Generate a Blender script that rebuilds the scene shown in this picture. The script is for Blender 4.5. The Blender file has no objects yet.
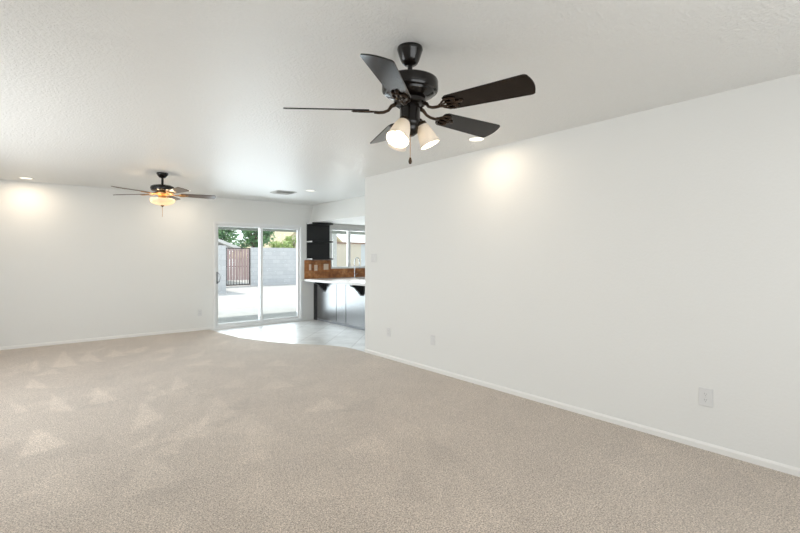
import bpy, bmesh, math, random
from mathutils import Vector, Matrix
import numpy as np
S = bpy.context.scene
COL = S.collection
rnd = random.Random(7)
PI = math.pi

# ------------------------------------------------------------------ camera, world, lights
CAM_H = 1.33
YAW = math.radians(39.46)
cd = bpy.data.cameras.new('camera'); cam = bpy.data.objects.new('camera', cd); COL.objects.link(cam)
cam.location = (0, 0, CAM_H); cam.rotation_euler = (PI/2, 0, -YAW)
cd.sensor_width = 36; cd.lens = 444/800*36; cd.shift_y = -9.2/800; cd.clip_start = .05; cd.clip_end = 300
S.camera = cam
S.view_settings.view_transform = 'Standard'; S.view_settings.look = 'None'
S.view_settings.exposure = -0.08; S.view_settings.gamma = 1.0
S.view_settings.use_curve_mapping = False

W = bpy.data.worlds.new('sky'); S.world = W; W.use_nodes = True
nt = W.node_tree; nt.nodes.clear()
wo = nt.nodes.new('ShaderNodeOutputWorld'); wb = nt.nodes.new('ShaderNodeBackground')
wc = nt.nodes.new('ShaderNodeTexCoord'); ws = nt.nodes.new('ShaderNodeSeparateXYZ'); wr = nt.nodes.new('ShaderNodeValToRGB')
nt.links.new(wc.outputs['Generated'], ws.inputs[0]); nt.links.new(ws.outputs['Z'], wr.inputs[0])
wr.color_ramp.elements[0].position = 0.0; wr.color_ramp.elements[0].color = (.96, .98, 1, 1)
wr.color_ramp.elements[1].position = 0.8; wr.color_ramp.elements[1].color = (.68, .82, 1, 1)
nt.links.new(wr.outputs[0], wb.inputs[0]); wb.inputs[1].default_value = 2.0
nt.links.new(wb.outputs[0], wo.inputs[0])

def lamp(name, typ, loc, energy, color, rot=(0, 0, 0), **kw):
    d = bpy.data.lights.new(name, typ); d.energy = energy; d.color = color
    for k, v in kw.items(): setattr(d, k, v)
    o = bpy.data.objects.new(name, d); COL.objects.link(o); o.location = loc; o.rotation_euler = rot
    return o
# sun high over the far end of the yard
sun = lamp('sun', 'SUN', (3, 20, 20), 3.6, (1, .965, .91), angle=math.radians(.6))
sun.rotation_euler = Vector((-.22, .47, .86)).to_track_quat('Z', 'Y').to_euler()
# fill light added at two unseen windows, near wall and left wall
lamp('added_fill_near', 'AREA', (1.0, -1.42, 1.45), 52, (.97, .975, .99), (PI/2, 0, 0), shape='RECTANGLE', size=3.4, size_y=1.5)
lamp('added_fill_left', 'AREA', (-1.52, 4.9, 1.3), 68, (.95, .975, 1), (PI/2, 0, -PI/2), shape='RECTANGLE', size=3.4, size_y=1.4)
# daylight through the sliding door and the kitchen window
lamp('door_daylight', 'AREA', (3.46, 8.72, 1.02), 62, (.82, .91, 1), (PI/2, 0, PI), shape='RECTANGLE', size=1.6, size_y=1.75)
lamp('kitchen_window_daylight', 'AREA', (6.0, 8.72, 1.55), 34, (.92, .96, 1), (PI/2, 0, PI), shape='RECTANGLE', size=1.8, size_y=.75)

# ------------------------------------------------------------------ helpers
def mesh_obj(name, bm, mat, parent=None, smooth=False, bevel=0):
    bmesh.ops.recalc_face_normals(bm, faces=bm.faces[:])
    me = bpy.data.meshes.new(name); bm.to_mesh(me); bm.free()
    o = bpy.data.objects.new(name, me); COL.objects.link(o)
    mats = mat if isinstance(mat, (list, tuple)) else [mat]
    for m in mats: me.materials.append(m)
    if smooth:
        me.polygons.foreach_set('use_smooth', [True]*len(me.polygons))
        try: me.set_sharp_from_angle(angle=math.radians(40))
        except Exception: pass
    if parent is not None: o.parent = parent
    if bevel:
        b = o.modifiers.new('bevel', 'BEVEL'); b.width = bevel; b.segments = 2; b.limit_method = 'ANGLE'
    return o
def struct(name, bm, mat, **k):
    o = mesh_obj(name, bm, mat, **k); o['kind'] = 'structure'; return o
def tag(o, label, cat, group=None, kind=None):
    o['label'] = label; o['category'] = cat
    if group: o['group'] = group
    if kind: o['kind'] = kind
    return o
def empty(name, loc, rotz=0, label=None, cat=None, group=None, kind=None):
    o = bpy.data.objects.new(name, None); COL.objects.link(o); o.location = loc; o.rotation_euler = (0, 0, rotz)
    o.empty_display_size = .1
    if label: tag(o, label, cat, group)
    if kind: o['kind'] = kind
    return o
def box(bm, x0, x1, y0, y1, z0, z1, M=None):
    vs = [bm.verts.new((x, y, z)) for z in (z0, z1) for y in (y0, y1) for x in (x0, x1)]
    if M is not None:
        for v in vs: v.co = M @ v.co
    for f in ((0,2,3,1),(4,5,7,6),(0,1,5,4),(2,6,7,3),(0,4,6,2),(1,3,7,5)): bm.faces.new([vs[i] for i in f])
def B(*boxes):
    bm = bmesh.new()
    for b in boxes: box(bm, *b)
    return bm
def lathe(bm, prof, seg=32, M=None, wave=None, caps=True):
    rings = []
    for k, (r, z) in enumerate(prof):
        if r < 1e-6: v = bm.verts.new((0, 0, z)); v.co = M @ v.co if M is not None else v.co; rings.append([v]); continue
        ring = []
        for i in range(seg):
            a = 2*PI*i/seg; rr = r*(1+(wave[0]*math.cos(wave[1]*a)*k/len(prof) if wave else 0))
            v = bm.verts.new((rr*math.cos(a), rr*math.sin(a), z))
            if M is not None: v.co = M @ v.co
            ring.append(v)
        rings.append(ring)
    for a, b in zip(rings, rings[1:]):
        n = max(len(a), len(b))
        for i in range(n):
            j = (i+1) % n
            q = [a[i % len(a)], a[j % len(a)], b[j % len(b)], b[i % len(b)]]
            u = []
            for v in q:
                if v not in u: u.append(v)
            if len(u) > 2: bm.faces.new(u)
    if caps:
        for r_ in (rings[0], rings[-1]):
            if len(r_) > 2: bm.faces.new(r_)
def tube(bm, pts, r, seg=10, closed=False):
    pts = [Vector(p) for p in pts]; n = len(pts); rings = []
    up = None
    for i, p in enumerate(pts):
        a = pts[i-1] if (i > 0 or closed) else p; b = pts[(i+1) % n] if (i < n-1 or closed) else p
        t = (b-a).normalized()
        if up is None:
            up = Vector((0, 0, 1)) if abs(t.z) < .9 else Vector((1, 0, 0))
        u = (up - t*up.dot(t)).normalized(); up = u; w = t.cross(u)
        rr = r[i] if isinstance(r, (list, tuple)) else r
        rings.append([bm.verts.new(p + u*rr*math.cos(2*PI*k/seg) + w*rr*math.sin(2*PI*k/seg)) for k in range(seg)])
    m = n if closed else n-1
    for i in range(m):
        a, b = rings[i], rings[(i+1) % n]
        for k in range(seg): bm.faces.new([a[k], a[(k+1) % seg], b[(k+1) % seg], b[k]])
    if not closed: bm.faces.new(rings[0]); bm.faces.new(rings[-1])
def prism(bm, outline, h0, h1, M=None):
    """outline in xy, extruded z h0..h1"""
    lo = [bm.verts.new((x, y, h0)) for x, y in outline]; hi = [bm.verts.new((x, y, h1)) for x, y in outline]
    if M is not None:
        for v in lo+hi: v.co = M @ v.co
    bm.faces.new(lo); bm.faces.new(hi)
    n = len(outline)
    for i in range(n): bm.faces.new([lo[i], lo[(i+1) % n], hi[(i+1) % n], hi[i]])

# ------------------------------------------------------------------ materials
def mat(name, color=(.8, .8, .8), rough=.5, metal=0, **kw):
    m = bpy.data.materials.new(name); m.use_nodes = True
    p = m.node_tree.nodes['Principled BSDF']
    p.inputs['Base Color'].default_value = (*color, 1); p.inputs['Roughness'].default_value = rough; p.inputs['Metallic'].default_value = metal
    for k, v in kw.items():
        p.inputs[k].default_value = v
    return m
def N(m, t, **kw):
    n = m.node_tree.nodes.new(t)
    for k, v in kw.items():
        if k in n.inputs.keys(): n.inputs[k].default_value = v
        else: setattr(n, k, v)
    return n
def L(m, a, b): m.node_tree.links.new(a, b)
def P(m): return m.node_tree.nodes['Principled BSDF']
def coords(m, scale=(1, 1, 1), rot=(0, 0, 0)):
    tc = N(m, 'ShaderNodeTexCoord'); mp = N(m, 'ShaderNodeMapping'); mp.inputs['Scale'].default_value = scale; mp.inputs['Rotation'].default_value = rot
    L(m, tc.outputs['Object'], mp.inputs[0]); return mp.outputs[0]
def ramp(m, fac, stops):
    r = N(m, 'ShaderNodeValToRGB'); cr = r.color_ramp
    while len(cr.elements) < len(stops): cr.elements.new(.5)
    for e, (p, c) in zip(cr.elements, stops): e.position = p; e.color = (*c, 1)
    L(m, fac, r.inputs[0]); return r.outputs[0]
def bump(m, h, strength, dist):
    b = N(m, 'ShaderNodeBump'); b.inputs['Strength'].default_value = strength; b.inputs['Distance'].default_value = dist
    L(m, h, b.inputs['Height']); L(m, b.outputs[0], P(m).inputs['Normal']); return b
def noise(m, vec, scale, detail=2, rough=.5):
    n = N(m, 'ShaderNodeTexNoise'); n.inputs['Scale'].default_value = scale; n.inputs['Detail'].default_value = detail; n.inputs['Roughness'].default_value = rough
    L(m, vec, n.inputs['Vector']); return n.outputs[0]

m_wall = mat('wall_paint', (.785, .79, .77), .62)
v = coords(m_wall); bump(m_wall, noise(m_wall, v, 55, 3), .25, .004)
m_ceil = mat('ceiling_knockdown', (.81, .815, .80), .42)
v = coords(m_ceil)
h = ramp(m_ceil, noise(m_ceil, v, 48, 3, .6), [(.42, (0, 0, 0)), (.58, (1, 1, 1))])
bump(m_ceil, h, .5, .0035)
m_trim = mat('trim_white', (.83, .825, .80), .35)
m_vinyl = mat('vinyl_white', (.80, .81, .81), .3)

m_carpet = mat('carpet_beige', rough=.95)
v = coords(m_carpet)
at = N(m_carpet, 'ShaderNodeAttribute', attribute_name='nap')
n1 = noise(m_carpet, v, 125, 4, .8); n2 = noise(m_carpet, v, 28, 3, .6); n3 = noise(m_carpet, v, 2.2, 2)
c1 = ramp(m_carpet, n1, [(.38, (.22, .18, .143)), (.5, (.515, .43, .35)), (.62, (.83, .73, .625))])
c2 = ramp(m_carpet, n2, [(.3, (.94, .94, .94)), (.7, (1.05, 1.05, 1.05))])
mx = N(m_carpet, 'ShaderNodeMix', data_type='RGBA', blend_type='MULTIPLY'); mx.inputs[0].default_value = 1
L(m_carpet, c1, mx.inputs[6]); L(m_carpet, c2, mx.inputs[7])
cn = ramp(m_carpet, at.outputs['Fac'], [(0, (.76, .76, .76)), (1, (1.24, 1.24, 1.24))])
mx2 = N(m_carpet, 'ShaderNodeMix', data_type='RGBA', blend_type='MULTIPLY'); mx2.inputs[0].default_value = 1
L(m_carpet, mx.outputs[2], mx2.inputs[6]); L(m_carpet, cn, mx2.inputs[7])
c3 = ramp(m_carpet, n3, [(.3, (.95, .95, .95)), (.7, (1.04, 1.04, 1.04))])
mx3 = N(m_carpet, 'ShaderNodeMix', data_type='RGBA', blend_type='MULTIPLY'); mx3.inputs[0].default_value = 1
L(m_carpet, mx2.outputs[2], mx3.inputs[6]); L(m_carpet, c3, mx3.inputs[7])
L(m_carpet, mx3.outputs[2], P(m_carpet).inputs['Base Color'])
bump(m_carpet, n1, .6, .008)
P(m_carpet).inputs['Sheen Weight'].default_value = .35; P(m_carpet).inputs['Sheen Roughness'].default_value = .5
P(m_carpet).inputs['Specular IOR Level'].default_value = .15

m_tile = mat('floor_tile', rough=.3)
v = coords(m_tile, rot=(0, 0, math.radians(45)))
br = N(m_tile, 'ShaderNodeTexBrick', offset=0.0, squash=1.0)
br.inputs['Scale'].default_value = 1; br.inputs['Brick Width'].default_value = .45; br.inputs['Row Height'].default_value = .45
br.inputs['Mortar Size'].default_value = .005; br.inputs['Mortar Smooth'].default_value = .2
L(m_tile, v, br.inputs['Vector'])
tn = noise(m_tile, v, 3.5, 4, .6)
tcol = ramp(m_tile, tn, [(.3, (.60, .60, .585)), (.7, (.82, .82, .81))])
L(m_tile, tcol, br.inputs['Color1']); L(m_tile, tcol, br.inputs['Color2']); br.inputs['Mortar'].default_value = (.40, .39, .375, 1)
L(m_tile, br.outputs[0], P(m_tile).inputs['Base Color'])
b_ = N(m_tile, 'ShaderNodeMath', operation='MULTIPLY'); b_.inputs[1].default_value = -1; L(m_tile, br.outputs['Fac'], b_.inputs[0])
bump(m_tile, b_.outputs[0], .5, .003)

m_dark = mat('fan_oil_bronze', (.005, .0035, .003), .18, 0, **{'IOR': 1.42})
m_iron = mat('fan_iron', (.05, .032, .02), .3, .75)
m_blade = mat('fan_blade_espresso', rough=.15)
v = coords(m_blade, (3, 40, 3)); bc = ramp(m_blade, noise(m_blade, v, 3, 3), [(.3, (.006, .0035, .003)), (.7, (.012, .007, .005))])
L(m_blade, bc, P(m_blade).inputs['Base Color']); P(m_blade).inputs['IOR'].default_value = 1.40
m_blade2 = mat('fan_blade_walnut', rough=.3)
v = coords(m_blade2, (3, 40, 3)); bc = ramp(m_blade2, noise(m_blade2, v, 3, 3), [(.3, (.07, .042, .025)), (.7, (.13, .08, .05))])
L(m_blade2, bc, P(m_blade2).inputs['Base Color'])
m_brass = mat('antique_brass', (.55, .30, .12), .3, .9)
m_bulb = mat('lit_bulb', (1, .9, .75)); P(m_bulb).inputs['Emission Color'].default_value = (1, .80, .52, 1); P(m_bulb).inputs['Emission Strength'].default_value = 4
def frosted(name, col, tr=.55, em=0):
    m = bpy.data.materials.new(name); m.use_nodes = True; nt = m.node_tree; nt.nodes.clear()
    o = nt.nodes.new('ShaderNodeOutputMaterial'); d = nt.nodes.new('ShaderNodeBsdfDiffuse'); t = nt.nodes.new('ShaderNodeBsdfTranslucent')
    g = nt.nodes.new('ShaderNodeBsdfGlossy'); g.inputs['Roughness'].default_value = .2
    a = nt.nodes.new('ShaderNodeMixShader'); b = nt.nodes.new('ShaderNodeMixShader')
    d.inputs[0].default_value = (*col, 1); t.inputs[0].default_value = (*col, 1)
    a.inputs[0].default_value = tr; b.inputs[0].default_value = .05
    nt.links.new(d.outputs[0], a.inputs[1]); nt.links.new(t.outputs[0], a.inputs[2])
    nt.links.new(a.outputs[0], b.inputs[1]); nt.links.new(g.outputs[0], b.inputs[2]); nt.links.new(b.outputs[0], o.inputs[0])
    return m
m_shade = frosted('frosted_shade', (.80, .77, .72), .38)
m_bowl = frosted('alabaster_bowl', (.93, .86, .74))
m_can2 = mat('downlight_lens_dim', (.9, .88, .82)); P(m_can2).inputs['Emission Color'].default_value = (1, .93, .80, 1); P(m_can2).inputs['Emission Strength'].default_value = .9
m_can = mat('downlight_lens', (1, .95, .85)); P(m_can).inputs['Emission Color'].default_value = (1, .90, .72, 1); P(m_can).inputs['Emission Strength'].default_value = 2
m_chrome = mat('chrome', (.55, .57, .6), .15, 1)
m_black = mat('shelf_black', (.008, .008, .009), .3)
m_panel = mat('glossy_black_panel', (.03, .032, .036), .27, 0, IOR=2.7)
m_counter = mat('counter_quartz', rough=.25)
v = coords(m_counter); L(m_counter, ramp(m_counter, noise(m_counter, v, 60, 3), [(.35, (.56, .53, .51)), (.6, (.70, .68, .66))]), P(m_counter).inputs['Base Color'])
m_splash = mat('backsplash_stone', rough=.3)
v = coords(m_splash)
br = N(m_splash, 'ShaderNodeTexBrick', offset=0.5); br.inputs['Scale'].default_value = 1
br.inputs['Brick Width'].default_value = .10; br.inputs['Row Height'].default_value = .10; br.inputs['Mortar Size'].default_value = .002
mp = N(m_splash, 'ShaderNodeMapping'); mp.inputs['Rotation'].default_value = (PI/2, 0, 0); L(m_splash, v, mp.inputs[0]); L(m_splash, mp.outputs[0], br.inputs['Vector'])
sc = ramp(m_splash, noise(m_splash, v, 9, 4, .65), [(.3, (.22, .075, .022)), (.5, (.42, .16, .05)), (.7, (.60, .30, .12))])
L(m_splash, sc, br.inputs['Color1']); L(m_splash, sc, br.inputs['Color2']); br.inputs['Mortar'].default_value = (.22, .11, .05, 1)
L(m_splash, br.outputs[0], P(m_splash).inputs['Base Color'])
m_plate = mat('plate_white', (.72, .725, .72), .3)
m_plate2 = mat('plate_almond', (.80, .66, .52), .35)
m_slot = mat('plate_slot', (.10, .10, .10), .5)
m_vent = mat('vent_metal', (.62, .62, .60), .4)
m_ventd = mat('vent_dark', (.16, .16, .155), .7)
# window glass: thin pane, clear with a Fresnel reflection
m_glass = bpy.data.materials.new('pane_glass'); m_glass.use_nodes = True; nt = m_glass.node_tree; nt.nodes.clear()
o_ = nt.nodes.new('ShaderNodeOutputMaterial'); t_ = nt.nodes.new('ShaderNodeBsdfTransparent'); g_ = nt.nodes.new('ShaderNodeBsdfGlossy'); f_ = nt.nodes.new('ShaderNodeFresnel'); x_ = nt.nodes.new('ShaderNodeMixShader')
t_.inputs[0].default_value = (.96, .98, .97, 1); g_.inputs['Roughness'].default_value = .02; f_.inputs[0].default_value = 1.3
nt.links.new(f_.outputs[0], x_.inputs[0]); nt.links.new(t_.outputs[0], x_.inputs[1]); nt.links.new(g_.outputs[0], x_.inputs[2]); nt.links.new(x_.outputs[0], o_.inputs[0])
# outdoors
m_conc = mat('patio_concrete', rough=.85); v = coords(m_conc); L(m_conc, ramp(m_conc, noise(m_conc, v, 6, 4), [(.3, (.50, .49, .47)), (.7, (.60, .59, .57))]), P(m_conc).inputs['Base Color'])
m_grav = mat('yard_gravel', rough=.95); v = coords(m_grav)
ga = noise(m_grav, v, 22, 4, .7); L(m_grav, ramp(m_grav, ga, [(.35, (.40, .36, .32)), (.65, (.68, .63, .58))]), P(m_grav).inputs['Base Color']); bump(m_grav, ga, .5, .02)
m_block = mat('block_wall_grey', rough=.9)
v = coords(m_block, rot=(PI/2, 0, 0))
br = N(m_block, 'ShaderNodeTexBrick', offset=0.5); br.inputs['Scale'].default_value = 1
br.inputs['Brick Width'].default_value = .406; br.inputs['Row Height'].default_value = .203; br.inputs['Mortar Size'].default_value = .008
br.inputs['Color1'].default_value = (.58, .58, .58, 1); br.inputs['Color2'].default_value = (.65, .645, .64, 1); br.inputs['Mortar'].default_value = (.50, .50, .50, 1)
L(m_block, v, br.inputs['Vector']); L(m_block, br.outputs[0], P(m_block).inputs['Base Color'])
m_gate = mat('gate_boards', rough=.8); v = coords(m_gate, (12, 1, .6))
L(m_gate, ramp(m_gate, noise(m_gate, v, 1.4, 3), [(.3, (.36, .24, .225)), (.7, (.50, .37, .35))]), P(m_gate).inputs['Base Color'])
m_gatef = mat('gate_frame', (.07, .055, .055), .5, .4)
m_stuc = mat('stucco_tan', (.72, .64, .52), .9); m_stuc2 = mat('stucco_grey', (.66, .68, .68), .9)
m_fascia = mat('fascia_grey', (.38, .40, .36), .7); m_cap = mat('wall_cap', (.33, .22, .17), .8)
m_roof = mat('roof_tan', rough=.9); v = coords(m_roof); L(m_roof, ramp(m_roof, noise(m_roof, v, 4, 4), [(.3, (.50, .40, .24)), (.7, (.66, .56, .38))]), P(m_roof).inputs['Base Color'])
m_roofw = mat('roof_pale', (.72, .70, .66), .9)
m_leaf = mat('leaf_green', rough=.6); v = coords(m_leaf); L(m_leaf, ramp(m_leaf, noise(m_leaf, v, 2.5, 2), [(.3, (.08, .19, .09)), (.7, (.24, .40, .17))]), P(m_leaf).inputs['Base Color'])
m_leaf2 = mat('leaf_yellow_green', rough=.6); v = coords(m_leaf2); L(m_leaf2, ramp(m_leaf2, noise(m_leaf2, v, 2.5, 2), [(.3, (.20, .30, .06)), (.7, (.46, .55, .18))]), P(m_leaf2).inputs['Base Color'])
m_bark = mat('bark', (.16, .11, .08), .9)

# ------------------------------------------------------------------ structure
H = 2.44; XR = 3.566; YE = 5.10; YF = 8.5; XL = -1.6; YN = -1.5; XK = 7.4
struct('floor', B((XL-.15, XK+.15, YN-.15, YF+.2, -.12, 0)), m_tile)
struct('ceiling', B((XL-.15, XK+.15, YN-.15, YF+.2, H, H+.12)), m_ceil)
# carpet with its vacuum marks (the nap leans differently in each pass of the vacuum)
cur = np.array([(5.10, 3.565), (5.35, 3.56), (5.58, 3.53), (5.82, 3.42), (6.31, 3.06), (6.66, 2.86), (7.30, 2.62), (8.15, 2.49), (8.5, 2.47)])
ny, nx = 420, 230
ys = np.linspace(YN+.001, YF-.001, ny); xm = np.where(ys < YE, XR-.001, np.interp(ys, cur[:, 0], cur[:, 1]))
U = np.linspace(0, 1, nx)
X = (XL+.001) + U[None, :]*(xm[:, None]-XL); Y = np.repeat(ys[:, None], nx, 1)
nap = np.full(X.shape, .5)
def tri(a, b, c, amt):
    def e(p, q): return (q[0]-p[0])*(Y-p[1]) - (q[1]-p[1])*(X-p[0])
    s1, s2, s3 = e(a, b), e(b, c), e(c, a)
    ins = ((s1 >= 0) & (s2 >= 0) & (s3 >= 0)) | ((s1 <= 0) & (s2 <= 0) & (s3 <= 0))
    nap[ins] += amt
TRIS = [((36,429),(17,461),(69,444),.45),((51,393),(50,412),(76,412),.4),((95,387),(90,406),(118,400),.4),((141,402),(131,433),(164,418),.4),
 ((32,378),(25,389),(50,389),.4),((63,351),(51,368),(78,366),.35),((88,352),(78,362),(103,362),.35),((8,400),(14,414),(30,412),.35),
 ((114,350),(104,358),(128,356),.3),((176,376),(170,392),(190,386),.3),((150,385),(146,400),(172,395),.25),((36,358),(28,372),(40,372),.3),
 ((215,395),(198,428),(238,415),.25),((150,455),(120,500),(185,480),.2),((255,420),(236,452),(290,440),.2),((60,470),(20,520),(100,500),.15)]
def unp(px, py):
    s = 444*CAM_H/(py-257.3); l = (px-400)/444
    return (s*(math.sin(YAW)+l*math.cos(YAW)), s*(math.cos(YAW)-l*math.sin(YAW)))
for a, b, c, w in TRIS: tri(unp(*a), unp(*b), unp(*c), w)
for i in range(-14, 15):                 # fainter triangular passes over the rest of the floor
    for k in range(0, 24):
        l_ = i*.42+(k % 2)*.2+rnd.uniform(-.12, .12); d_ = .9+k*.48+rnd.uniform(-.12, .12)
        p = Vector((d_*math.sin(YAW)+l_*math.cos(YAW), d_*math.cos(YAW)-l_*math.sin(YAW)))
        if not (XL < p.x < XR and YN < p.y < YF) or rnd.random() < .25: continue
        a = PI/2-YAW+rnd.gauss(0, .22)+PI; L_ = rnd.uniform(.3, .55); w = rnd.uniform(.07, .2)
        d = Vector((math.cos(a), math.sin(a))); n_ = Vector((-d.y, d.x)); q_ = rnd.uniform(-.5, .5)*w
        tri(p, p+d*L_+n_*(q_-w), p+d*(L_+rnd.uniform(-.1, .1))+n_*(q_+w), rnd.choice((-.16, .12, .20, .28))*(1.0 if l_ < .2 else .55))
nap = np.clip(nap, 0, 1)
for _ in range(1): nap[1:-1, 1:-1] = (nap[1:-1, 1:-1]*2+nap[:-2, 1:-1]+nap[2:, 1:-1]+nap[1:-1, :-2]+nap[1:-1, 2:])/6
me = bpy.data.meshes.new('floor_carpet')
co = np.stack([X, Y, np.full(X.shape, .007)], -1).reshape(-1, 3)
idx = np.arange(ny*nx).reshape(ny, nx)
fc = np.stack([idx[:-1, :-1], idx[:-1, 1:], idx[1:, 1:], idx[1:, :-1]], -1).reshape(-1, 4)
edge = [int(i) for i in idx[:, -1]]                                          # a little skirt where the pile ends at the tiles
base = len(co); co = np.vstack([co, np.array([(co[i][0], co[i][1], 0.0) for i in edge])])
sk = [(edge[i], base+i, base+i+1, edge[i+1]) for i in range(len(edge)-1)]
me.from_pydata(co.tolist(), [], fc.tolist()+sk); me.update()
at = me.attributes.new('nap', 'FLOAT', 'POINT'); at.data.foreach_set('value', np.concatenate([nap.reshape(-1), np.full(len(edge), .5)]).astype(np.float32))
me.materials.append(m_carpet); oc = bpy.data.objects.new('floor_carpet', me); COL.objects.link(oc); oc['kind'] = 'structure'

DX0, DX1, DZ = 2.55, 4.34, 1.995                 # sliding door opening
KX0, KX1, KZ0, KZ1 = 5.03, 6.95, 1.08, 1.975    # kitchen window opening
T = .15
struct('wall_far', B((XL-T, DX0, YF, YF+T, 0, H), (DX0, DX1, YF, YF+T, DZ, H), (DX1, KX0, YF, YF+T, 0, H),
                     (KX0, KX1, YF, YF+T, 0, KZ0), (KX0, KX1, YF, YF+T, KZ1, H), (KX1, XK+T, YF, YF+T, 0, H)), m_wall)
struct('wall_right', B((XR, XR+.13, YN, YE, 0, H)), m_wall)
struct('wall_kitchen', B((XR+.13, XK+T, YE-.13, YE, 0, H)), m_wall)
struct('wall_kitchen_side', B((XK, XK+T, YE, YF, 0, H)), m_wall)
LY0, LY1 = 3.1, 6.7
struct('wall_left', B((XL-T, XL, YN, LY0, 0, H), (XL-T, XL, LY1, YF, 0, H), (XL-T, XL, LY0, LY1, 0, .65), (XL-T, XL, LY0, LY1, 2.15, H)), m_wall)
NX0, NX1 = -.75, 2.75
struct('wall_near', B((XL-T, NX0, YN-T, YN, 0, H), (NX1, XR+.13, YN-T, YN, 0, H), (NX0, NX1, YN-T, YN, 0, .65), (NX0, NX1, YN-T, YN, 2.2, H)), m_wall)
# lowered kitchen ceiling with its leaning face
bm = bmesh.new()
prism(bm, [(4.60, H), (4.50, 2.065), (XK, 2.065), (XK, H)], -YF, -YE, Matrix(((1, 0, 0, 0), (0, 0, -1, 0), (0, 1, 0, 0), (0, 0, 0, 1))))
struct('ceiling_kitchen_soffit', bm, m_wall)
# baseboards
def base_prof(bm, ax, a0, a1, w, sgn, h=.056, t=.012):
    if ax == 'y': M = Matrix(((0, sgn, 0, w), (0, 0, 1, 0), (1, 0, 0, 0.0), (0, 0, 0, 1)))
    else: M = Matrix(((0, 0, 1, 0), (0, sgn, 0, w), (1, 0, 0, 0.0), (0, 0, 0, 1)))
    prism(bm, [(0, 0), (0, t), (h-.014, t), (h-.005, t*.6), (h, t*.25), (h, 0)], a0, a1, M)
bm = bmesh.new(); base_prof(bm, 'y', YN, YE, XR, -1); struct('baseboard_right', bm, m_trim)
bm = bmesh.new(); base_prof(bm, 'x', XL, DX0-.005, YF, -1); struct('baseboard_far', bm, m_trim)
bm = bmesh.new(); base_prof(bm, 'y', YN, YF, XL, 1); struct('baseboard_left', bm, m_trim)
bm = bmesh.new(); base_prof(bm, 'x', XL, XR, YN, 1); struct('baseboard_near', bm, m_trim)

# sliding glass door
d = empty('door_1', ((DX0+DX1)/2, YF, 0), kind='structure')
d['label'] = 'white vinyl sliding glass door opening to the patio'
def dp(name, boxes, m, parent=d, **k):
    cx, cy = (DX0+DX1)/2, YF
    return mesh_obj(name, B(*[(a-cx, b-cx, c-cy, e-cy, f, g) for a, b, c, e, f, g in boxes]), m, parent, **k)
y0 = YF-.018
dp('door_frame', [(DX0, DX0+.04, y0, YF+.11, 0, DZ), (DX1-.04, DX1, y0, YF+.11, 0, DZ), (DX0+.04, DX1-.04, y0, YF+.11, DZ-.045, DZ), (DX0+.04, DX1-.04, y0, YF+.11, 0, .05)], m_vinyl, bevel=.004)
MXC = 3.46
def panel(x0, x1, ya, yb, nm):
    s, r = .052, .05
    p = dp(nm, [(x0, x0+s, ya, yb, .045, DZ-.04), (x1-s, x1, ya, yb, .045, DZ-.04), (x0+s, x1-s, ya, yb, .045, .045+r), (x0+s, x1-s, ya, yb, DZ-.04-r, DZ-.04)], m_vinyl, bevel=.003)
    g = dp('glass_pane', [(x0+s-.005, x1-s+.005, (ya+yb)/2-.003, (ya+yb)/2+.003, .045+r-.005, DZ-.035-r)], m_glass, p)
    return p
pa = panel(DX0+.032, MXC+.03, YF+.01, YF+.045, 'sliding_panel')
pb = panel(MXC-.03, DX1-.032, YF+.055, YF+.09, 'fixed_panel')
bm = bmesh.new(); hx = DX0+.06-(DX0+DX1)/2
tube(bm, [(hx, .012, .855), (hx+.012, -.02, .862), (hx+.034, -.045, .89), (hx+.042, -.05, .95), (hx+.034, -.045, 1.01), (hx+.012, -.02, 1.038), (hx, .012, 1.045)], .008, 8)
box(bm, hx-.014, hx+.014, .0, .012, .84, 1.06)
mesh_obj('handle', bm, mat('handle_grey', (.30, .31, .32), .3, .6), pa, smooth=True)

def window(name, ax, a0, a1, z0, z1, w, inward, mull, label):
    """ax 'x': opening runs along x on the wall plane y=w; inward = sign of the direction into the room"""
    e = empty(name, (0, 0, 0), kind='structure'); e['label'] = label
    def bb(p0, p1, d0, d1, c0, c1):
        q0, q1 = sorted((w-inward*d0, w-inward*d1))
        return (p0, p1, q0, q1, c0, c1) if ax == 'x' else (q0, q1, p0, p1, c0, c1)
    fr = [bb(a0, a0+.045, .03, .10, z0, z1), bb(a1-.045, a1, .03, .10, z0, z1), bb(a0+.045, a1-.045, .03, .10, z1-.045, z1), bb(a0+.045, a1-.045, .03, .10, z0, z0+.045)]
    for mm in mull: fr.append(bb(mm-.032, mm+.032, .035, .095, z0+.045, z1-.045))
    mesh_obj('window_frame', B(*fr), m_vinyl, e, bevel=.003)
    mesh_obj('window_sill', B(bb(a0-.0, a1+.0, -.02, .03, z0, z0+.02)), m_trim, e)
    eds = [a0+.02]+list(mull)+[a1-.02]
    for q, r in zip(eds, eds[1:]): mesh_obj('glass_pane', B(bb(q, r, .06, .066, z0+.02, z1-.02)), m_glass, e)
    return e
window('window_1', 'x', KX0, KX1, KZ0, KZ1, YF, -1, [5.535, 6.2], 'white framed kitchen window above the sink')
window('added_window_2', 'x', NX0, NX1, .65, 2.2, YN, 1, [1.0], 'unseen front window added for light')  # unseen window, added as a source of fill light
window('added_window_3', 'y', LY0, LY1, .65, 2.15, XL, 1, [4.9], 'unseen side window added for light')  # also added out of view, to brighten the far end

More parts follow.
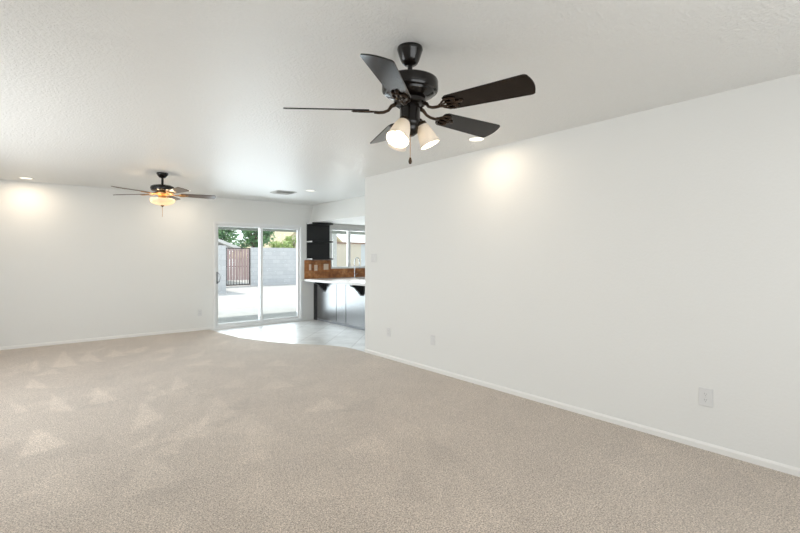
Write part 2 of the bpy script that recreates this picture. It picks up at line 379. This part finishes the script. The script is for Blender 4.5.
# ------------------------------------------------------------------ ceiling fans
def blade_outline(r0, r1, w0, w1):
    pts = [(r0, -w0/2+.012), (r0+.02, -w0/2)]
    pts += [(r1-.032, -w1/2), (r1-.022, -w1/2+.002), (r1-.014, -w1/2+.008)]
    for t in np.linspace(-.80, .80, 7): pts.append((r1-.012*t*t/.64, t*w1/2))
    pts += [(r1-.014, w1/2-.008), (r1-.022, w1/2-.002), (r1-.032, w1/2), (r0+.02, w0/2), (r0, w0/2-.012)]
    return pts
def make_blades(root, angles, zb, r1, pitch, m_bl, m_ir, r_in=.075, z_in=0):
    bmb = bmesh.new(); prism(bmb, blade_outline(.215, r1, .112, .145), -.003, .003)
    bmesh.ops.recalc_face_normals(bmb, faces=bmb.faces[:]); blade_me = bpy.data.meshes.new('blade'); bmb.to_mesh(blade_me); bmb.free(); blade_me.materials.append(m_bl)
    bmi = bmesh.new(); zo = -.004
    # arm that dips out of the motor, then a scrolled openwork plate screwed under the blade
    tube(bmi, [(r_in, 0, z_in), (r_in+.02, 0, z_in-.008), (.115, 0, zo+.004), (.14, 0, zo-.006), (.165, 0, zo-.008), (.19, 0, zo-.006)], [.012, .010, .008, .008, .008, .008], 8)
    for s in (-1, 1):
        tube(bmi, [(.185, 0, zo-.004), (.20, s*.020, zo-.004), (.225, s*.038, zo-.004), (.255, s*.040, zo-.004), (.275, s*.028, zo-.004), (.268, s*.014, zo-.004), (.25, s*.016, zo-.004)], .0055, 6)
        tube(bmi, [(.20, s*.006, zo-.004), (.225, s*.014, zo-.004), (.26, s*.008, zo-.004), (.30, 0, zo-.004)], .005, 6)
        lathe(bmi, [(0, -.004), (.008, -.003), (.009, .003), (0, .004)], 10, Matrix.Translation((.262, s*.030, zo-.003)))
    lathe(bmi, [(0, -.004), (.009, -.003), (.010, .003), (0, .004)], 10, Matrix.Translation((.30, 0, zo-.003)))
    lathe(bmi, [(0, -.006), (.014, -.004), (.016, .002), (0, .005)], 12, Matrix.Translation((.19, 0, zo-.004)))
    bmesh.ops.recalc_face_normals(bmi, faces=bmi.faces[:]); iron_me = bpy.data.meshes.new('blade_iron'); bmi.to_mesh(iron_me); bmi.free(); iron_me.materials.append(m_ir)
    for f in iron_me.polygons: f.use_smooth = True
    for a in angles:
        b = bpy.data.objects.new('blade', blade_me); COL.objects.link(b); b.parent = root
        b.matrix_local = Matrix.Translation((0, 0, zb)) @ Matrix.Rotation(a, 4, 'Z') @ Matrix.Rotation(pitch, 4, 'X')
        i = bpy.data.objects.new('blade_iron', iron_me); COL.objects.link(i); i.parent = b
def part(name, prof, m, root, seg=40, M=None, smooth=True, **k):
    bm = bmesh.new(); lathe(bm, prof, seg, M, **k); return mesh_obj(name, bm, m, root, smooth=smooth)

# near fan, z measured down from the ceiling
F1 = (1.537, 1.784, H)
f1 = empty('ceiling_fan', F1, 0, 'large dark bronze ceiling fan with bell glass shades hanging in the foreground', 'ceiling fan')
part('canopy', [(0, 0), (.066, 0), (.068, -.012), (.064, -.022), (.062, -.03), (.050, -.066), (.040, -.085), (.030, -.092), (0, -.094)], m_dark, f1)
part('downrod', [(0, -.09), (.013, -.09), (.013, -.17), (.024, -.172), (.024, -.19), (0, -.19)], m_dark, f1, 20)
part('motor_housing', [(0, -.168), (.05, -.168), (.135, -.170), (.145, -.175), (.149, -.184), (.149, -.228), (.145, -.236), (.132, -.240), (.128, -.250), (.105, -.262), (.07, -.274), (0, -.274)], m_dark, f1, 56)
part('flywheel', [(0, -.273), (.080, -.273), (.086, -.280), (.086, -.298), (.072, -.308), (0, -.308)], m_dark, f1)
zb = -.334
make_blades(f1, [math.radians(q_)-YAW for q_ in (-34.5, 37, 107, 183.5, 257)], zb, .662, math.radians(-17), m_blade, m_iron, .078, .03)
part('switch_housing', [(0, -.307), (.050, -.307), (.054, -.318), (.054, -.385), (.058, -.392), (.058, -.405), (.050, -.415), (.046, -.433), (.040, -.452), (.022, -.466), (0, -.470)], m_dark, f1)
for k, a in enumerate((math.radians(0), math.radians(120), math.radians(240))):
    a = a-YAW
    tilt = math.radians((24, 42, 32)[k])
    neck = Vector((.056*math.cos(a), .056*math.sin(a), -.396))
    R_ = Matrix.Rotation(a, 4, 'Z') @ Matrix.Rotation(PI-tilt, 4, 'Y')   # local +z points outward and down
    M = Matrix.Translation(neck) @ R_
    fs = 1.1 if k == 2 else 1.0
    prof = [(.024, .012), (.030, .020), (.037, .040), (.042, .060), (.046, .083), (.050, .106), (.055, .128)]
    prof = prof[:1]+[(a_*fs, b_*fs) for a_, b_ in prof[1:]]
    inner = [(r-.0025, z) for r, z in prof][::-1]
    bm = bmesh.new(); lathe(bm, prof+inner, 40, M, wave=(.025, 10), caps=False)
    sh = mesh_obj('lamp_shade', bm, m_shade, f1, smooth=True); sh['label'] = 'frosted white glass bell shade'
    part('shade_holder', [(0, -.02), (.012, -.018), (.016, -.004), (.027, .002), (.029, .016), (.026, .020), (0, .020)], m_iron, sh, 28, M)
    part('bulb', [(0, .021), (.012, .022), (.013, .040), (.022, .065), (.026, .082), (.020, .100), (0, .108)], m_bulb, sh, 20, M)
    p = M @ Vector((0, 0, .112))
    lo = lamp('fan_bulb_light', 'POINT', Vector(F1)+p, 4.5 if k == 2 else 2.6, (1, .86, .68), shadow_soft_size=.018)
bm = bmesh.new(); o2 = (-.012, -.016)
tube(bm, [(o2[0]*.5, o2[1]*.9, -.46), (o2[0], o2[1], -.50), (o2[0], o2[1], -.585)], .0016, 6)
ch = mesh_obj('pull_chain', bm, m_brass, f1)
part('chain_knob', [(0, -.583), (.004, -.585), (.009, -.600), (.010, -.609), (.006, -.619), (0, -.621)], m_iron, ch, 14, Matrix.Translation((o2[0], o2[1], 0)))

# far fan
F2 = (1.301, 6.505, H)
f2 = empty('ceiling_fan', F2, 0, 'smaller distant ceiling fan with a glowing glass bowl light near the far wall', 'ceiling fan')
part('canopy', [(0, 0), (.068, 0), (.07, -.01), (.062, -.03), (.045, -.055), (.030, -.066), (0, -.068)], m_dark, f2, 32)
part('downrod', [(0, -.06), (.015, -.06), (.015, -.165), (0, -.165)], m_dark, f2, 16)
part('motor_housing', [(0, -.155), (.06, -.156), (.11, -.165), (.138, -.18), (.143, -.205), (.135, -.23), (.11, -.245), (0, -.248)], m_dark, f2, 40)
part('flywheel', [(0, -.246), (.07, -.246), (.085, -.262), (.08, -.285), (.05, -.30), (0, -.30)], m_brass, f2, 32)
make_blades(f2, [math.radians(31+72*k)-YAW for k in range(5)], -.276, .66, math.radians(-12), m_blade2, m_brass, .07, .012)
part('switch_housing', [(0, -.299), (.045, -.299), (.05, -.315), (.05, -.335), (.03, -.345), (.02, -.348), (0, -.348)], m_brass, f2, 28)
bw = [(.145, -.345), (.152, -.353), (.148, -.370), (.133, -.392), (.10, -.410), (.06, -.422), (.02, -.426)]
bm = bmesh.new(); lathe(bm, bw+[(max(r-.004, .016), z+.004) for r, z in bw][::-1], 44, caps=False)
bo = mesh_obj('glass_bowl', bm, m_bowl, f2, smooth=True); bo['label'] = 'warm glowing frosted glass bowl'
part('finial', [(0, -.422), (.020, -.424), (.022, -.430), (.012, -.440), (.006, -.446), (0, -.450)], m_iron, bo, 20)
part('fitter_rod', [(0, -.346), (.010, -.346), (.010, -.42), (0, -.42)], m_brass, f2, 12)
for k in range(3):
    a = 2*PI*k/3+.4; M = Matrix.Translation((.075*math.cos(a), .075*math.sin(a), -.375))
    part('bulb', [(0, -.03), (.018, -.02), (.022, 0), (.014, .025), (0, .03)], m_bulb, bo, 14, M)
    lamp('fan_bowl_light', 'POINT', Vector(F2)+Vector((.10*math.cos(a+1), .10*math.sin(a+1), -.352)), 1.1, (1, .78, .52), shadow_soft_size=.02)
bm = bmesh.new(); tube(bm, [(.0, .0, -.446), (.0, .0, -.575)], .0025, 6); mesh_obj('pull_chain', bm, m_brass, f2)

# ------------------------------------------------------------------ recessed downlights, vent
def downlight(x, y, label, e, ang=150, col=(1, .82, .62)):
    r = empty('recessed_light', (x, y, H), 0, label, 'recessed light', 'round recessed lights in the ceiling')
    part('trim_ring', [(.068, -.001), (.092, -.001), (.094, -.005), (.088, -.009), (.070, -.006), (.066, -.003)], m_trim, r, 36, caps=False)
    part('lens', [(0, -.003), (.068, -.003), (.066, -.0015), (0, -.0015)], m_can if e > 3.55 else m_can2, r, 32)
    if e: lamp('downlight_beam', 'AREA', (x, y, H-.012), e, col, (0, 0, 0), shape='DISK', size=.13)
downlight(3.20, 2.76, 'recessed ceiling light beyond the big fan beside the right wall', 3.6)
downlight(-.09, 8.12, 'recessed ceiling light at the near the left end of the far wall', 5)
downlight(1.94, 7.93, 'recessed ceiling light above the far wall half hidden by the distant fan', 5)
downlight(3.53, 6.63, 'recessed ceiling light right of the ceiling vent near the sliding door', 2.2)

vt = empty('ceiling_vent', (3.27, 7.10, H), 0, 'grey louvred air vent in the ceiling near the sliding door', 'air vent')
q = .17
mesh_obj('vent_frame', B((-q, q, -q, -q+.03, -.012, -.001), (-q, q, q-.03, q, -.012, -.001), (-q, -q+.03, -q+.03, q-.03, -.012, -.001), (q-.03, q, -q+.03, q-.03, -.012, -.001)), m_vent, vt, bevel=.003)
mesh_obj('vent_backing', B((-q+.03, q-.03, -q+.03, q-.03, -.003, -.001)), m_ventd, vt)
for k in range(8):
    s = bmesh.new(); yy = -q+.047+k*.035
    box(s, -q+.03, q-.03, -.013, .013, -.001, .001, Matrix.Translation((0, yy, -.0125)) @ Matrix.Rotation(math.radians(38 if k < 4 else -38), 4, 'X'))
    mesh_obj('louvre', s, m_vent, vt)

# ------------------------------------------------------------------ wall plates
def wall_plate(name, loc, rotz, label, cat, kind='outlet', m=m_plate, w=.072, h=.116, group=None):
    """local: plate in xz, facing -y"""
    r = empty(name, loc, rotz, label, cat, group)
    mesh_obj('cover_plate', B((-w/2, w/2, -.0075, 0, -h/2, h/2)), m, r, bevel=.003)
    if kind == 'outlet':
        for z in (-.020, .020):
            bm = bmesh.new(); prism(bm, [(.0155*math.cos(t), .0135*math.sin(t)) for t in np.linspace(0, 2*PI, 21)[:-1]], 0, .0025, Matrix(((1, 0, 0, 0), (0, 0, -1, -.0070), (0, 1, 0, z), (0, 0, 0, 1))))
            f = mesh_obj('receptacle', bm, m, r)
            mesh_obj('slot', B((-.0075, -.0055, -.0096, -.008, z-.001, z+.008), (.0055, .0075, -.0096, -.008, z, z+.007), (-.002, .002, -.0096, -.008, z-.0095, z-.006)), m_slot, f)
        mesh_obj('screw', B((-.003, .003, -.0082, -.007, -.003, .003)), m_vent, r)
    else:
        n = 2 if w > .1 else 1
        for i in range(n):
            x = (i-(n-1)/2)*.046
            t = mesh_obj('rocker_switch', B((x-.0165, x+.0165, -.010, -.0055, -.033, .033)), m, r, bevel=.002)
            for zz in (-.047, .047): mesh_obj('screw', B((x-.003, x+.003, -.0082, -.007, zz-.003, zz+.003)), m_vent, r)
    return r
def ywall(px):   # y where the picture column meets the right wall
    a = math.atan((px-400)/444)+YAW; return XR/math.tan(a)
RW = PI/2 * -1
def rwall(name, px, py, label, cat, kind, **k):
    y = ywall(px); dep = XR*math.sin(YAW)+y*math.cos(YAW); z = CAM_H-(py-257.3)*dep/444
    return wall_plate(name, (XR, y, z), -PI/2+PI*0, label, cat, kind, **k)
rwall('light_switch', 374.0, 258, 'white double rocker switch plate high on the right wall near its end', 'light switch', 'switch', w=.118)
rwall('wall_outlet', 388.8, 332, 'white outlet low on the right wall, nearest the kitchen end', 'outlet', 'outlet')
rwall('cable_outlet', 433.0, 340, 'narrow white wall plate low on the right wall between the two outlets', 'wall plate', 'switch')
rwall('wall_outlet', 706, 397, 'white duplex outlet low on the right wall in the foreground', 'outlet', 'outlet', w=.084, h=.125)
wall_plate('wall_outlet', (2.31, YF, .33), 0, 'white outlet low on the far wall left of the sliding door', 'outlet', 'outlet')

# ------------------------------------------------------------------ kitchen
PX = 4.61
pn = empty('peninsula_cabinet', (PX, 6.9, 0), 0, 'glossy black kitchen peninsula base under the pale countertop', 'kitchen cabinet')
def K(name, boxes, m, parent, ox=PX, oy=6.9, **k):
    return mesh_obj(name, B(*[(a-ox, b-ox, c-oy, e-oy, f, g) for a, b, c, e, f, g in boxes]), m, parent, **k)
K('cabinet_body', [(PX+.02, 5.16, 5.9, 8.498, .0, .828)], m_black, pn)
K('plinth', [(PX+.008, PX+.02, 5.9, 8.40, .001, .05)], mat('plinth_grey', (.22, .23, .25), .35), pn)
eds = [8.36, 7.585, 7.235, 6.42, 5.9]
for a, b in zip(eds, eds[1:]):
    K('back_panel', [(PX, PX+.02, b+.007, a-.007, .05, .826)], m_panel, pn, bevel=.002)
K('corner_post', [(PX-.004, PX+.02, 8.366, 8.498, .0, .826)], m_black, pn)
def bracket(y, label):
    r = empty('counter_bracket', (PX, y, .828), 0, label, 'bracket', 'black brackets under the countertop overhang')
    out = [(0, 0), (-.235, 0), (-.235, -.022), (-.205, -.035), (-.165, -.045), (-.13, -.07), (-.10, -.105), (-.06, -.135), (-.045, -.175), (-.0, -.185)]
    bm = bmesh.new(); prism(bm, out, -.035, .035, Matrix(((1, 0, 0, 0), (0, 0, 1, 0), (0, 1, 0, 0), (0, 0, 0, 1))))
    mesh_obj('bracket_web', bm, m_black, r, bevel=.003)
    mesh_obj('mounting_plate', B((-.012, 0, -.05, .05, -.205, 0)), m_black, r, bevel=.002)
bracket(8.06, 'black scrolled bracket under the countertop beside the far wall')
bracket(6.70, 'black scrolled bracket under the countertop nearer the room corner')
kc = empty('sink_cabinet', (5.9, 8.2, 0), 0, 'dark base cabinet run below the kitchen window', 'kitchen cabinet')
K('cabinet_body', [(5.165, 6.95, 7.92, 8.498, 0, .828)], m_black, kc, 5.9, 8.2)
for i in range(4):
    x = 5.2+i*.43
    dd = K('cabinet_door', [(x, x+.42, 7.90, 7.92, .09, .81)], m_black, kc, 5.9, 8.2, bevel=.003)
    K('handle', [(x+.37, x+.38, 7.87, 7.90, .60, .72)], m_chrome, dd, 5.9, 8.2)
bm = bmesh.new()
out = [(4.365, 8.498), (4.365, 8.30), (4.40, 7.2), (4.46, 5.86), (5.20, 5.86), (5.20, 7.86), (6.95, 7.86), (6.95, 8.498)]
prism(bm, out, .829, .877)
tag(mesh_obj('countertop', bm, m_counter, bevel=.005), 'pale stone L-shaped kitchen countertop over the black peninsula', 'countertop')
tag(mesh_obj('backsplash', B((4.385, 5.025, YF-.012, YF-.0005, .878, 1.27), (5.025, 6.95, YF-.012, YF-.0005, .878, 1.078)), m_splash), 'rust brown tiled backsplash behind the counter', 'backsplash')
def kplate(px0, py, label, w, kind):
    a = math.atan((px0-400)/444)+YAW; x = (YF-.012)*math.tan(a); dep = x*math.sin(YAW)+YF*math.cos(YAW)
    wall_plate('backsplash_outlet' if kind == 'outlet' else 'backsplash_switch', (x, YF-.012, CAM_H-(py-257.3)*dep/444), 0, label, 'outlet' if kind == 'outlet' else 'light switch', kind, m_plate2, w, .125)
kplate(310, 267.3, 'small almond plate on the rust backsplash, leftmost of three', .05, 'switch')
kplate(315.8, 267.8, 'single almond outlet on the rust backsplash, middle of three', .075, 'outlet')
kplate(326, 266.8, 'wide almond double switch plate on the rust backsplash', .118, 'switch')
# shelves
sh = empty('wall_shelf', (4.71, YF, 1.28), 0, 'black open corner shelf unit between door and kitchen window', 'shelf')
mesh_obj('back_panel', B((4.44-4.71, 4.985-4.71, -.02, -.001, .0, .776)), m_black, sh)
for z in (.0, .365, .748):
    bm = bmesh.new(); r = .10
    o_ = [(4.44-4.71, -.02), (4.44-4.71, -.25)]
    o_ += [(4.985-4.71-r+r*math.sin(t), -.25+r-r*math.cos(t)) for t in np.linspace(0, PI/2, 8)] + [(4.985-4.71, -.02)]
    prism(bm, o_, z, z+.028)
    s_ = mesh_obj('shelf_board', bm, m_black, sh, bevel=.003)
    mesh_obj('end_glint', B((4.437-4.71, 4.44-4.71, -.25, -.02, z+.001, z+.027)), m_vinyl, s_)['label'] = 'pale strip for light caught on the board end'  # white strip stands for the reflection on the black board end
# faucet
fx, fy = 5.60, 8.42
fa = empty('kitchen_faucet', (fx, fy, .877), 0, 'tall chrome gooseneck faucet below the kitchen window', 'faucet')
part('faucet_base', [(0, 0), (.028, 0), (.028, .008), (.018, .016), (.017, .05), (0, .05)], m_chrome, fa, 20)
bm = bmesh.new(); pts = [(0, 0, .04), (0, 0, .36)] + [(.058-.058*math.cos(t), -.02*t/PI, .36+.085*math.sin(t)) for t in np.linspace(.25, PI-.1, 9)] + [(.118, -.02, .33), (.118, -.02, .27)]
tube(bm, pts, .011, 10); mesh_obj('spout', bm, m_chrome, fa, smooth=True)
part('spray_head', [(0, .19), (.016, .19), (.018, .20), (.014, .275), (0, .275)], m_chrome, fa, 16, Matrix.Translation((.118, -.02, 0)))
bm = bmesh.new(); tube(bm, [(.015, 0, .05), (.04, 0, .06), (.075, 0, .095)], [.007, .006, .005], 8); mesh_obj('lever', bm, m_chrome, fa, smooth=True)

# ------------------------------------------------------------------ outdoors
struct('ground_yard', B((-25, 45, 8.66, 60, -.25, -.10)), m_grav)
struct('ground_patio_slab', B((-3, 9.5, 8.66, 11.9, -.0999, -.05)), m_conc)
struct('patio_roof', B((-3, 9.5, 8.66, 11.55, 2.48, 2.56), (-3, 9.5, 11.48, 11.60, 2.04, 2.56)), m_fascia)
tag(mesh_obj('patio_post', B((6.86, 7.00, 11.48, 11.60, -.05, 2.039), (6.84, 7.02, 11.47, 11.61, -.05, .06)), mat('post_white', (.85, .85, .84), .5), bevel=.004), 'white patio post outside the kitchen window', 'post')
GY = 22.0
# gate columns 226..250 of the far garden wall
def gx(px, y): return y*math.tan(math.atan((px-400)/444)+YAW)
g0, g1 = gx(226.0, GY), gx(250.5, GY)
struct('wall_garden_far', B((g1+.03, 34, GY, GY+.2, -.1, 1.83), (-20, g0-.03, GY, GY+.2, -.1, 1.83)), m_block)
struct('wall_garden_side', B((gx(196, 18), gx(226.0, 18)-.0, 18.0, 18.2, -.1, 1.80), (gx(226.0, 18)-.2, gx(226.0, 18), 18.2, GY, -.1, 1.80)), m_block)
gt = empty('garden_gate', ((g0+g1)/2, GY+.05, -.1), 0, 'reddish brown board gate in a dark metal frame in the block wall', 'gate')
hw = (g1-g0)/2
mesh_obj('gate_frame', B((-hw, -hw+.05, 0, .05, .04, 1.90), (hw-.05, hw, 0, .05, .04, 1.90), (-hw+.05, hw-.05, 0, .05, 1.85, 1.90), (-hw+.05, hw-.05, 0, .05, .04, .09), (-hw+.05, hw-.05, .02, .05, .95, 1.0)), m_gatef, gt)
nb = 8; ww = (2*hw-.10)/nb
for i in range(nb):
    x = -hw+.05+i*ww
    mesh_obj('gate_board', B((x+.012, x+ww-.012, -.02, 0, .30, 1.84)), m_gate, gt)
    mesh_obj('picket_bar', B((x+ww/2-.012, x+ww/2+.012, .01, .03, .09, .30)), m_gatef, gt)
# second low wall seen through the kitchen window
struct('wall_garden_stucco', B((7.62, 9.05, 13.2, 13.4, -.1, 1.80)), m_stuc)
struct('trim_garden_cap', B((7.58, 20, 13.15, 13.45, 1.80, 1.86)), m_cap)
struct('wall_garden_block', B((9.05, 20, 13.22, 13.4, -.1, 1.80)), m_stuc2)
def gable(name, cx, y, half, eave, peak, depth, mw, mr, label):
    e = empty(name, (cx, y, -.1), 0, label, 'house')
    Mx = Matrix(((1, 0, 0, 0), (0, 0, 1, 0), (0, 1, 0, 0), (0, 0, 0, 1)))
    bm = bmesh.new(); prism(bm, [(-half, 0), (half, 0), (half, eave), (0, peak-.12), (-half, eave)], 0, depth, Mx); mesh_obj('house_wall', bm, mw, e)
    bm = bmesh.new(); k = (peak-eave)/half; oh = .5
    prism(bm, [(-half-oh, eave-oh*k), (0, peak), (half+oh, eave-oh*k), (half+oh, eave-oh*k+.16), (0, peak+.16), (-half-oh, eave-oh*k+.16)], -.5, depth+.5, Mx); mesh_obj('roof', bm, mr, e)
    mesh_obj('house_window', B((-.6, .6, -.04, 0, 1.0, 2.1)), mat('neighbour_glass', (.12, .14, .16), .1), e)
gable('neighbour_house', 15.3, 28.5, 3.0, 1.75, 4.4, 7, m_stuc, m_roof, 'tan gabled neighbour house beyond the wall in the right door panel')
gable('neighbour_house', 7.0, 24.5, 1.1, 2.0, 2.42, 4, m_stuc2, m_roofw, 'low pale roofed building behind the wall left of the gate')

def tree(x, y, h, r, m, label, n=2600, ls=.2, seed=1, name='garden_tree', zc=None, rz=None):
    rg = random.Random(seed)
    e = empty(name, (x, y, -.1), 0, label, 'tree')
    bm = bmesh.new(); tube(bm, [(0, 0, 0), (.05, 0, h*.3), (0, .05, h*.55), (.1, 0, h*.8)], [.14, .11, .08, .03], 8)
    for k in range(5):
        a = rg.uniform(0, 6.28); tube(bm, [(0, 0, h*.35+.1*k), (r*.4*math.cos(a), r*.4*math.sin(a), h*.6), (r*.7*math.cos(a), r*.7*math.sin(a), h*.75)], [.06, .04, .015], 6)
    mesh_obj('trunk', bm, m_bark, e, smooth=True)
    zc = zc or h*.68; rz = rz or h*.34
    cl = [(rg.uniform(-.7, .7)*r, rg.uniform(-.7, .7)*r, zc+rg.uniform(-.7, .7)*rz, rg.uniform(.25, .5)*r) for _ in range(22)]
    vs, fs = [], []
    for i in range(n):
        cx, cy, cz, cr = rg.choice(cl); dv = Vector((rg.gauss(0, 1), rg.gauss(0, 1), rg.gauss(0, 1))).normalized()*cr*rg.uniform(.6, 1.05)
        c = Vector((cx, cy, cz))+dv; u = Vector((rg.gauss(0, 1), rg.gauss(0, 1), rg.gauss(0, 1))).normalized(); w = u.orthogonal().normalized(); s = ls*rg.uniform(.6, 1.2)
        b = len(vs); vs += [c-u*s, c+w*s*.45, c+u*s, c-w*s*.45]; fs.append((b, b+1, b+2, b+3))
    me = bpy.data.meshes.new('crown'); me.from_pydata([tuple(p) for p in vs], [], fs); me.materials.append(m)
    o = bpy.data.objects.new('crown', me); COL.objects.link(o); o.parent = e
tree(gx(221, 31), 31, 4.2, 1.15, m_leaf, 'dark green tree above the wall at the left edge of the door', seed=3, n=900, zc=3.2, rz=.8)
tree(gx(254, 26.5), 26.5, 4.6, .95, m_leaf, 'tall green tree above the wall behind the garden gate', seed=5, n=1500, ls=.15, zc=2.75, rz=.9)
tree(gx(280, 23.7), 23.7, 2.7, .72, m_leaf2, 'yellow green bush above the wall in the right door panel', seed=8, n=900, ls=.11, zc=1.85, rz=.4)
tree(gx(293, 26.6), 26.6, 3.0, .6, m_leaf2, 'pale leafy tree at the right edge of the right door panel', seed=9, n=500, ls=.11, zc=2.3, rz=.5)
